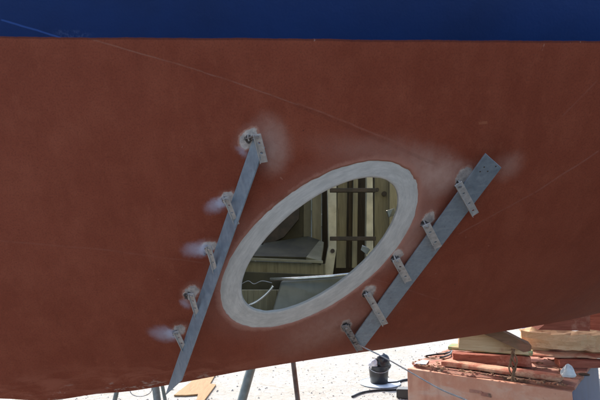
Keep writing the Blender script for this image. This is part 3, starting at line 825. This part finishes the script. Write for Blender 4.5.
# strips rest on the face of each bar that looks outwards
def bar_depth(px, A0, A1):
    t = min(1, max(0, (px[1] - px_of(A0)[1]) / (px_of(A1)[1] - px_of(A0)[1]))); return (A0.lerp(A1, t)).y
def on_plane(px, P, n):
    d = ray(*px); o = Vector((0, 0, CZ)); k = (P - o).dot(n) / d.dot(n); return o + d * k
fnR = nvR if nvR.y < 0 else -nvR
descR = ['topmost holed steel clip over the wide right hand bar, near its upper end', 'second holed clip from the top of the wide right hand bar', 'third holed clip, halfway down the wide right hand bar', 'fourth clip down the wide right hand bar, longest below its edge', 'lowest dark clip on the wide right hand bar, where the grey wire starts']
for i, ((a, b), ft) in enumerate(zip(CLIPS_R, FEET_R)):
    P = ra + fnR * .0029
    A = on_plane(a, P, fnR); B = on_plane(b, P, fnR)
    make_clip(ft, A, B, 0, 0, M['clip'] if i < 4 else M['clipdark'], descR[i], 'holed steel clips holding the bars', strip_w=.0225, hs=(0.30, 0.62, 0.86) if i in (0, 3) else (0.32, 0.75))
fnL = nml
descL = ['topmost clip of the narrow left hand bar, in a large burnt patch', 'second clip from the top of the narrow left hand bar, above the oval\'s left end', 'middle clip of the narrow left hand bar with a pale smear beside it', 'fourth clip down the narrow left hand bar, with a lump of white residue', 'lowest clip of the narrow left hand bar, beside a bluish smear']
for i, ((a, b), ft) in enumerate(zip(CLIPS_L, FEET_L)):
    # just clear of the bar's outer edge
    edge = la + (wvL if wvL.dot(nml) > 0 else -wvL) * .022 + nml * .001
    A = on_plane(a, edge, fnL); B = on_plane(b, edge, fnL)
    if i == 0: A = on_plane((257, 134), edge, fnL)
    make_clip(ft, A, B, 0, 0, M['clip'], descL[i], 'holed steel clips holding the bars', strip_w=(.020 if i == 0 else .0150), tilt=-.3, hs=(0.3, 0.65) if i == 0 else (0.28, 0.55, 0.82))

# wire from the lowest right clip down to the yard
wp = [on_plane((358, 344), ra + fnR * .006, fnR), at(364, 347.5, 1.33), at(385, 358, 1.25), at(410, 372, 1.12), at(440, 389, 1.02), at(468, 401, .93), at(495, 416, .88), at(525, 440, .84), at(560, 480, .82), at(600, 540, .81), at(640, 640, .80), at(670, 760, .8), Vector((.62, .8, .3)), Vector((.66, .82, .02)), Vector((.95, .9, .01))]
bm = bmesh.new(); tube(bm, spline(wp, 8), .0017, 8); own('grey_cable', bm, M['wire'], 'thin grey cable running from the lowest right clip down towards the yard', 'cable', smooth=True)

# ------------------------------------------------------------------ TIMBER CRIB under the keel at the right
ZB = 0.75
pF0 = at_z(406, 365, ZB); pF1 = at_z(573, 388, ZB); 
fx = (pF1 - pF0).normalized(); fy = Vector((-fx.y, fx.x, 0)); 
if fy.y < 0: fy = -fy
Lx = (pF1 - pF0).length; DY = 1.15
print('block', pF0, pF1, Lx)
def salmon():
    k = NB('salmon_paint_over_wood'); o = k.obj()
    a = k.noise(o, 6, 6, 0.7, 0.3); b = k.noise(o, 34, 6, 0.75); s = k.noise(o, 3, 6, 0.7, 0.5, stretch=(1, 1, 3)); st = k.noise(o, 12, 5, .6, stretch=(1, 1, .15))
    c = k.mix(k.ramp(a, 0.35, 0.65), (0.62, 0.29, 0.19), (0.70, 0.39, 0.27))
    c = k.mix(k.math('MULTIPLY', k.ramp(s, 0.5, 0.7), 0.6), c, (0.66, 0.50, 0.40))
    c = k.mix(k.math('MULTIPLY', k.ramp(st, 0.52, 0.72), 0.4), c, (0.40, 0.13, 0.085))
    c = k.mix(k.ramp(b, 0.66, 0.72), c, (0.22, 0.07, 0.045))
    k.set(c, 0.8, 0, 0.3); k.bump(b, 0.4, 0.003); return k.m
M['salmon'] = salmon()
M['topdirt'] = mottled('dirty_red_top', (0.34, 0.13, 0.09), (0.50, 0.26, 0.19), 9, 0.9, c3=(0.17, 0.10, 0.07), t3=(0.5, 0.62), bump=.5)
M['bluep'] = mottled('dark_blue_paint', (0.006, 0.045, 0.13), (0.01, 0.06, 0.16), 7, 0.6, c3=(0.10, 0.12, 0.13), t3=(0.64, 0.7))
blk = empty('support_block', pF0.lerp(pF1, .5) + fy * DY / 2 - Vector((0, 0, ZB)), 'big salmon painted box block under the keel with a dark blue end, piled with timber', 'support block')
ctr = pF0.lerp(pF1, .5) + fy * (DY / 2)
bm = bmesh.new(); quadbox(bm, Vector((ctr.x, ctr.y, (ZB - .022) / 2)), fx * (Lx / 2 - .004), fy * (DY / 2 - .004), Vector((0, 0, (ZB - .022) / 2)))
o = from_bm('block_body', bm, [M['salmon'], M['bluep']], blk, bevel=.006)
for p in o.data.polygons:
    if (p.normal.dot(fx)) > 0.7: p.material_index = 1
bm = bmesh.new(); grain_box(bm, Vector((ctr.x, ctr.y, ZB - .011)), fx * (Lx / 2), fy * (DY / 2), Vector((0, 0, .0105)), 30, 24, 1, .0026, 3)
from_bm('block_top', bm, M['topdirt'], blk)
for k_, (px, py, wd) in enumerate([(476, 392, .035), (486, 395, .028)]):
    p = on_plane((px, py), pF0 - fy * .001, fy); bm = bmesh.new(); quadbox(bm, p, fx * wd, fy * .0015, Vector((0, 0, .006 + .003 * k_)), jit=.004); from_bm('peeled_patch', bm, M['topdirt'], blk)

def onb(px, py, h):   # point at height ZB+h seen at the pixel
    return at_z(px, py, ZB + h)
def timber(name, a, b, w_, h, z0, mat, label, cat, seed, rough=.004, group=None, tip=0.0, nx=16):
    """a balk from a to b (pixel, on its near top edge) at base height z0 above the block"""
    A = onb(a[0], a[1], z0 + h); B = onb(b[0], b[1], z0 + h)
    ax = (B - A); ux = ax.normalized(); uy = Vector((-ux.y, ux.x, 0))
    if uy.y < 0: uy = -uy
    c = (A + B) / 2 + uy * w_ / 2 - Vector((0, 0, h / 2)); bm = bmesh.new()
    grain_box(bm, c, ax / 2, uy * w_ / 2, Vector((0, 0, h / 2)), nx, 4, 3, rough, seed)
    return own(name, bm, mat, label, cat, group)
W_pale = wood('raw_pale_timber', (0.78, 0.58, 0.36), (0.66, 0.44, 0.25), stain=(0.55, 0.27, 0.17), amt=(0.54, 0.74), axis=0)
W_pink = wood('pink_stained_timber', (0.62, 0.40, 0.27), (0.48, 0.26, 0.17), stain=(0.40, 0.13, 0.08), amt=(0.45, 0.62), axis=0)
W_red = wood('red_stained_timber', (0.40, 0.13, 0.085), (0.28, 0.08, 0.05), stain=(0.50, 0.24, 0.17), amt=(0.55, 0.7), axis=0)
W_green = wood('green_edged_board', (0.50, 0.42, 0.22), (0.36, 0.28, 0.14), stain=(0.25, 0.38, 0.20), amt=(0.50, 0.60), axis=0)
W_brown = wood('weathered_brown_board', (0.30, 0.17, 0.10), (0.18, 0.10, 0.06), stain=(0.36, 0.15, 0.09), axis=0)
G = 'timber pieces piled on the support block'
timber('plank', (441, 361.5), (560, 377), .11, .030, .004, W_pink, 'long pinkish plank lying along the front of the salmon block', 'plank', 1, .004, G, nx=24)
timber('timber_balk', (453, 353.5), (531, 357), .14, .070, .008, W_red, 'short red stained balk resting on the block beneath the green edged board', 'timber balk', 2, .006, G)
timber('board', (448, 346.5), (532, 353), .16, .022, .082, W_green, 'thin board with green edge on top of the red balk', 'board', 3, .003, G)

# wedge on top (pale yellow), a real wedge
def prism(name, pts, dvec, mat, label, cat, group=None, bev=.004):
    bm = bmesh.new(); a = [bm.verts.new(p) for p in pts]; b = [bm.verts.new(p + dvec) for p in pts]; n = len(pts)
    bm.faces.new(a); bm.faces.new(b[::-1])
    for i in range(n): bm.faces.new((a[i], b[i], b[(i + 1) % n], a[(i + 1) % n]))
    bmesh.ops.subdivide_edges(bm, edges=bm.edges[:], cuts=3, use_grid_fill=True)
    for v in bm.verts: v.co += noise.noise_vector(v.co * 25) * .003
    return own(name, bm, mat, label, cat, group, bevel=0)
dq = 2.72
prism('wedge', [at(459, 349, dq), at(529, 355, dq), at(527, 350, dq), at(490, 333, dq), at(459, 338, dq)], Vector((.04, .14, 0)), W_pale, 'pale yellow timber wedge on the green edged board, tight under the hull', 'wedge', G)
prism('board', [at(484, 334, 2.66), at(497, 329, 2.66), at(532, 346, 2.62), at(531, 351, 2.62), at(523, 352, 2.62)], Vector((.05, .15, .0)), W_brown, 'weathered brown board leaning down over the pale wedge', 'board', G)
timber('timber_balk', (522, 331), (640, 336), .18, .130, .071, W_pale, 'thick pale sawn balk at the right, end grain facing left, under the hull', 'timber balk', 6, .020, G)
timber('board', (527, 354), (650, 359), .30, .018, .052, W_pink, 'thin pinkish board under the thick pale balk at the right', 'board', 7, .003, G)
timber('timber_balk', (560, 360), (650, 362), .10, .045, .004, W_red, 'low red block in the shade under the thin pinkish board', 'timber balk', 17, .004, G)
timber('timber_balk', (586, 309), (660, 309), .25, .16, .17, W_red, 'dark red balk standing high at the right edge under the hull', 'timber balk', 8, .005, G)
prism('timber_balk', [at(538, 330, 2.95), at(590, 331, 2.95), at(590, 312, 2.95), at(565, 316, 2.95), at(546, 323, 2.95)], Vector((.05, .2, 0)), W_red, 'red stained wedge shaped balk between hull and thick pale balk', 'timber balk', G)

# rusty rag twisted over the pile
bm = bmesh.new()
for kk in range(4):
    pts = [at(513 + 2.2 * math.sin(i * .9 + kk * 1.6) + (kk - 1.5) * 1.2, 349 + i * 3.6, 2.50 - .004 * kk) for i in range(10)]
    tube(bm, spline(pts, 4), [.0045 * (1 - .4 * abs(i / 36 - .5)) for i in range(37)], 6)
own('frayed_rope', bm, W_brown, 'frayed brown rope hanging over the red balk and the plank', 'rope', smooth=True)
# crumpled white cup
bm = bmesh.new(); cb = onb(568.5, 376.5, .034); rings = []
for i, (r, h) in enumerate([(.034, 0), (.040, .012), (.038, .03), (.030, .045), (.020, .056), (.008, .060)]):
    rings.append([bm.verts.new(cb + Vector((math.cos(a / 18 * 6.2832) * r * (1 + .45 * noise.noise(Vector((a * .55, h * 45, 1)))), math.sin(a / 18 * 6.2832) * r * .8, h * (1 + .15 * math.sin(a * .7))))) for a in range(18)])
for A, B in zip(rings, rings[1:]):
    for a in range(18): bm.faces.new((A[a], A[(a + 1) % 18], B[(a + 1) % 18], B[a]))
bm.faces.new(rings[0][::-1]); bm.faces.new(rings[-1])
own('plastic_cup', bm, mottled('white_crumpled_plastic', (0.72, 0.76, 0.78), (0.62, 0.66, 0.70), 30, 0.35, bump=.4), 'crumpled white plastic cup standing on the timber at the right', 'cup', smooth=False)
bm = bmesh.new(); p = onb(584, 375, .006); 
for i in range(1): tube(bm, [p, p + Vector((0, 0, .006))], .032, 18)
own('shadow_disc', bm, M['blackp'], 'black disc standing in for the shadow beside the crumpled white cup', 'disc', bevel=.001)  # black disc stands in for a shadow beside the cup
bm = bmesh.new(); rc = random.Random(11)
for i in range(260):
    a, b = rc.random() * .97, rc.random() ** 1.6 * .9; p = pF0 + fx * (Lx * a) + fy * (DY * b + .01); p.z = ZB + .004
    an = rc.random() * 6.28; l = rc.uniform(.004, .022); d1 = Vector((math.cos(an), math.sin(an), rc.uniform(-.1, .3))) * l; d2 = Vector((-math.sin(an), math.cos(an), 0)) * l * rc.uniform(.15, .5)
    quadbox(bm, p, d1, d2, Vector((0, 0, .0015 + .002 * rc.random())), jit=.001)
own('wood_chips', bm, W_brown, 'scattered wood chips and flakes lying on top of the salmon block', 'wood chips')['kind'] = 'stuff'
# scraps on the left of the block top
for (pts, lab) in (([(414, 364), (422, 360.5), (429, 361), (426, 365)], 'small bluish white scrap of tape near the left corner of the block'),):
    prism('paper_scrap', [onb(x, y, .003) for x, y in pts], Vector((0, 0, .004)), mottled('scrap_film', (.6, .66, .75), (.7, .74, .8), 20, .4), lab, 'scrap')
bm = bmesh.new(); tube(bm, spline([onb(x, y, .012) for x, y in ((426, 356), (436, 354.5), (446, 353.5), (452, 351), (449, 355), (440, 358))], 6), .006, 8)
own('black_cable', bm, M['blackp'], 'short black cable curled on the left of the block top', 'cable', smooth=True)

# ------------------------------------------------------------------ BUCKET on the ground
def lathe(bm, c, prof, n=28, ax=None):
    rings = []
    for (r, h) in prof: rings.append([bm.verts.new(c + Vector((math.cos(2 * math.pi * a / n) * r, math.sin(2 * math.pi * a / n) * r, h))) for a in range(n)])
    for A, B in zip(rings, rings[1:]):
        for a in range(n): bm.faces.new((A[a], A[(a + 1) % n], B[(a + 1) % n], B[a]))
    return rings
bp = at_z(379, 382.5, 0.02); bz = gz(bp.x, bp.y) + 0.012
bk = empty('black_bucket', Vector((bp.x, bp.y, bz)), 'black bucket with bunched black and pale bags in it on the pale ground', 'bucket')
c = Vector((bp.x, bp.y, bz)); bm = bmesh.new()
r_ = lathe(bm, c, [(.001, .008), (.095, .008), (.095, 0), (.104, .004), (.112, .10), (.122, .19), (.128, .195), (.128, .205), (.120, .205), (.108, .10), (.094, .014), (.001, .012)])
from_bm('bucket_body', bm, M['blackp'], bk, smooth=True)
bm = bmesh.new(); tube(bm, [c + Vector((math.cos(a) * .128, -.02 - abs(math.sin(a)) * .10, .195 - math.sin(a) * .06)) for a in [i * math.pi / 14 for i in range(15)]], .0035, 6)
from_bm('bucket_handle', bm, M['bolt'], bk, smooth=True)
def lump(name, c, r, mat, label, cat, seed, sq=(1, 1, 1), amp=.35):
    bm = bmesh.new(); bmesh.ops.create_icosphere(bm, subdivisions=4, radius=1)
    for v in bm.verts:
        d = 1 + amp * noise.noise(v.co * 1.6 + Vector((seed, 0, 0))) + amp * .5 * abs(noise.noise(v.co * 5 + Vector((0, seed, 0))))
        v.co = Vector((v.co.x * sq[0], v.co.y * sq[1], v.co.z * sq[2])) * r * d + c
    return own(name, bm, mat, label, cat, smooth=True)
lump('black_bag', c + Vector((.035, 0, .235)), .105, M['blackp'], 'crumpled black bag stuffed in the bucket and bulging to the right', 'bag', 3, (1, .9, .85))
lump('pale_rag', c + Vector((-.07, -.05, .225)), .05, mottled('pale_rag', (.65, .66, .68), (.5, .5, .52), 20, .8), 'pale rag bunched on the left rim of the bucket', 'rag', 5, (1, 1, 1.1))
bm = bmesh.new(); pl = c + Vector((.01, -.0, -.008)); lathe(bm, pl, [(.001, .006), (.235, .006), (.24, .010), (.245, .004), (.24, 0), (.001, 0)], 32)
own('tray', bm, mottled('pale_blue_tray', (.62, .70, .74), (.54, .62, .68), 8, .5), 'flat pale blue tray under the black bucket', 'tray', smooth=False)
# black hoses at the foot of the block
def gp(px, py, h=0.012):
    p = at_z(px, py, 0); return Vector((p.x, p.y, gz(p.x, p.y) + h))
bm = bmesh.new(); tube(bm, spline([gp(*q) for q in ((352, 398), (362, 394), (376, 392), (392, 391.5), (410, 391), (430, 391))], 8), .011, 8)
own('black_hose', bm, M['blackp'], 'black hose curving over the ground in front of the bucket', 'hose', smooth=True)
bm = bmesh.new(); tube(bm, spline([gp(*q) for q in ((384, 384.5), (396, 384), (403, 382), (412, 381), (430, 381))], 8), .012, 8)
own('black_hose', bm, M['blackp'], 'black hose lying from the bucket towards the salmon block', 'hose', smooth=True)
bm = bmesh.new(); q = gp(406, 398, .05); 
quadbox(bm, q, Vector((.085, -.02, 0)), Vector((.02, .07, 0)), Vector((0, 0, .045)), jit=.008)
own('tool_case', bm, M['blackp'], 'small black tool case beside the foot of the salmon block', 'tool case', bevel=.008)
# plywood offcut, arrow shaped
bm = bmesh.new(); pts = [gp(x, y, .02) for x, y in ((174, 397), (190, 384), (196, 377), (218, 371), (210, 385), (216, 386), (203, 404), (194, 412), (198, 396), (186, 397))]
a = [bm.verts.new(p) for p in pts]; b = [bm.verts.new(p - Vector((0, 0, .016))) for p in pts]; bm.faces.new(a); bm.faces.new(b[::-1])
for i in range(len(pts)): bm.faces.new((a[i], b[i], b[(i + 1) % len(pts)], a[(i + 1) % len(pts)]))
own('plywood_offcut', bm, wood('tan_plywood', (0.36, 0.22, 0.10), (0.28, 0.16, 0.07), axis=1), 'tan jagged plywood offcut lying on the ground under the hull', 'offcut')

# ------------------------------------------------------------------ BOAT STANDS on the far side
M['stand'] = mottled('galvanised_stand', (0.16, 0.20, 0.20), (0.24, 0.28, 0.28), 20, 0.5, .4, c3=(.14, .07, .04), t3=(.6, .68))
M['standrust'] = mottled('rusty_stand_pipe', (0.12, 0.07, 0.055), (0.17, 0.15, 0.14), 20, 0.6, .3, c3=(.28, .09, .05), t3=(.55, .62))
def stand(label, top, feet, rr, mats):
    e = empty('boat_stand', Vector((top.x, top.y, 0)), label, 'boat stand', 'boat stands on the far side of the hull')
    for i, (f, r) in enumerate(zip(feet, rr)):
        bm = bmesh.new(); f = Vector((f.x, f.y, gz(f.x, f.y) + .01)); tube(bm, [top.lerp(f, t / 4) for t in range(5)], r, 14); from_bm('leg', bm, mats[i], e, smooth=True)
        bm = bmesh.new(); quadbox(bm, f + Vector((0, 0, 0)), Vector((.06, 0, 0)), Vector((0, .06, 0)), Vector((0, 0, .006))); from_bm('foot_plate', bm, mats[i], e, bevel=.002)
    ss = (top - P0).dot(D); cp = surf(ss, 1.28, .016, -1); cn = (surf(ss, 1.28, .1, -1) - cp).normalized(); cu = cn.cross(D).normalized()
    bm = bmesh.new(); tube(bm, [top - Vector((0, 0, .12)), top, top.lerp(cp, .5), cp], .020, 12); from_bm('screw_post', bm, M['stand'], e, smooth=True)
    bm = bmesh.new(); quadbox(bm, cp, D * .12, cu * .09, cn * .014); from_bm('pad', bm, W_brown, e, bevel=.004)
def grd(px, py, y):
    d = ray(px, py); k = y / d.y; return Vector((d.x * k, y, 0))
# legs pass the seen pixels: choose a top behind the hull and run through a visible point down to the ground
def leg_foot(top, px, py, y):
    p = at(px, py, y); d = p - top; k = -top.z / d.z; return top + d * k
t1 = at(281, 262, 3.4)
stand('boat stand with one grey and one rusty leg standing near the middle under the hull', t1, [leg_foot(t1, 246, 388, 3.3), leg_foot(t1, 296, 388, 3.4), leg_foot(t1, 247, 386, 3.6)], [.031, .017, .015], [M['stand'], M['standrust'], M['stand']])
t2 = at(142, 280, 3.0)
stand('boat stand whose leg tops show at the left under the hull beside the bar tip', t2, [leg_foot(t2, 156, 392, 2.85), leg_foot(t2, 163.5, 394, 3.05), leg_foot(t2, 116, 396, 3.0)], [.021, .011, .014], [M['stand'], M['stand'], M['stand']])
bm = bmesh.new(); cc = at(141, 390, 3.2)
tube(bm, [cc + Vector((math.cos(a) * .07, math.sin(a) * .02, math.sin(a) * .035)) for a in [i * math.pi * 2 / 24 for i in range(25)]], .003, 6, cap=False)
tube(bm, [cc + Vector((.07, 0, 0)), cc + Vector((.09, -.05, .05)), at(156, 380, 2.83)], .003, 6)
own('wire_loop', bm, M['wire'], 'thin wire loop hanging between the two legs at the left', 'wire', smooth=True)
# far clutter glimpsed under the keel at the right
bm = bmesh.new(); c = at_z(547, 345, 0); c = Vector((c.x, c.y, 0)); 
far = empty('blue_drum', at(548, 324, 6.5) * 1 , 'blue drum standing far off behind the timber pile', 'drum')
far.location = Vector((at(545, 330, 6.5).x, 6.5, 0)); c = Vector(far.location)
bm.free(); bm = bmesh.new(); lathe(bm, c, [(.001, 0), (.28, 0), (.285, .02), (.28, .04), (.28, .3), (.288, .31), (.28, .33), (.28, .6), (.288, .61), (.28, .63), (.28, .86), (.287, .88), (.27, .885), (.001, .875)], 32)
from_bm('drum_body', bm, mottled('blue_drum_plastic', (.02, .10, .38), (.03, .13, .45), 5, .45), far, smooth=True)
bm = bmesh.new(); lathe(bm, c + Vector((.12, -.05, .88)), [(.03, -.01), (.03, .02), (.026, .022), (.001, .022)], 14); from_bm('drum_cap', bm, M['clip'], far)
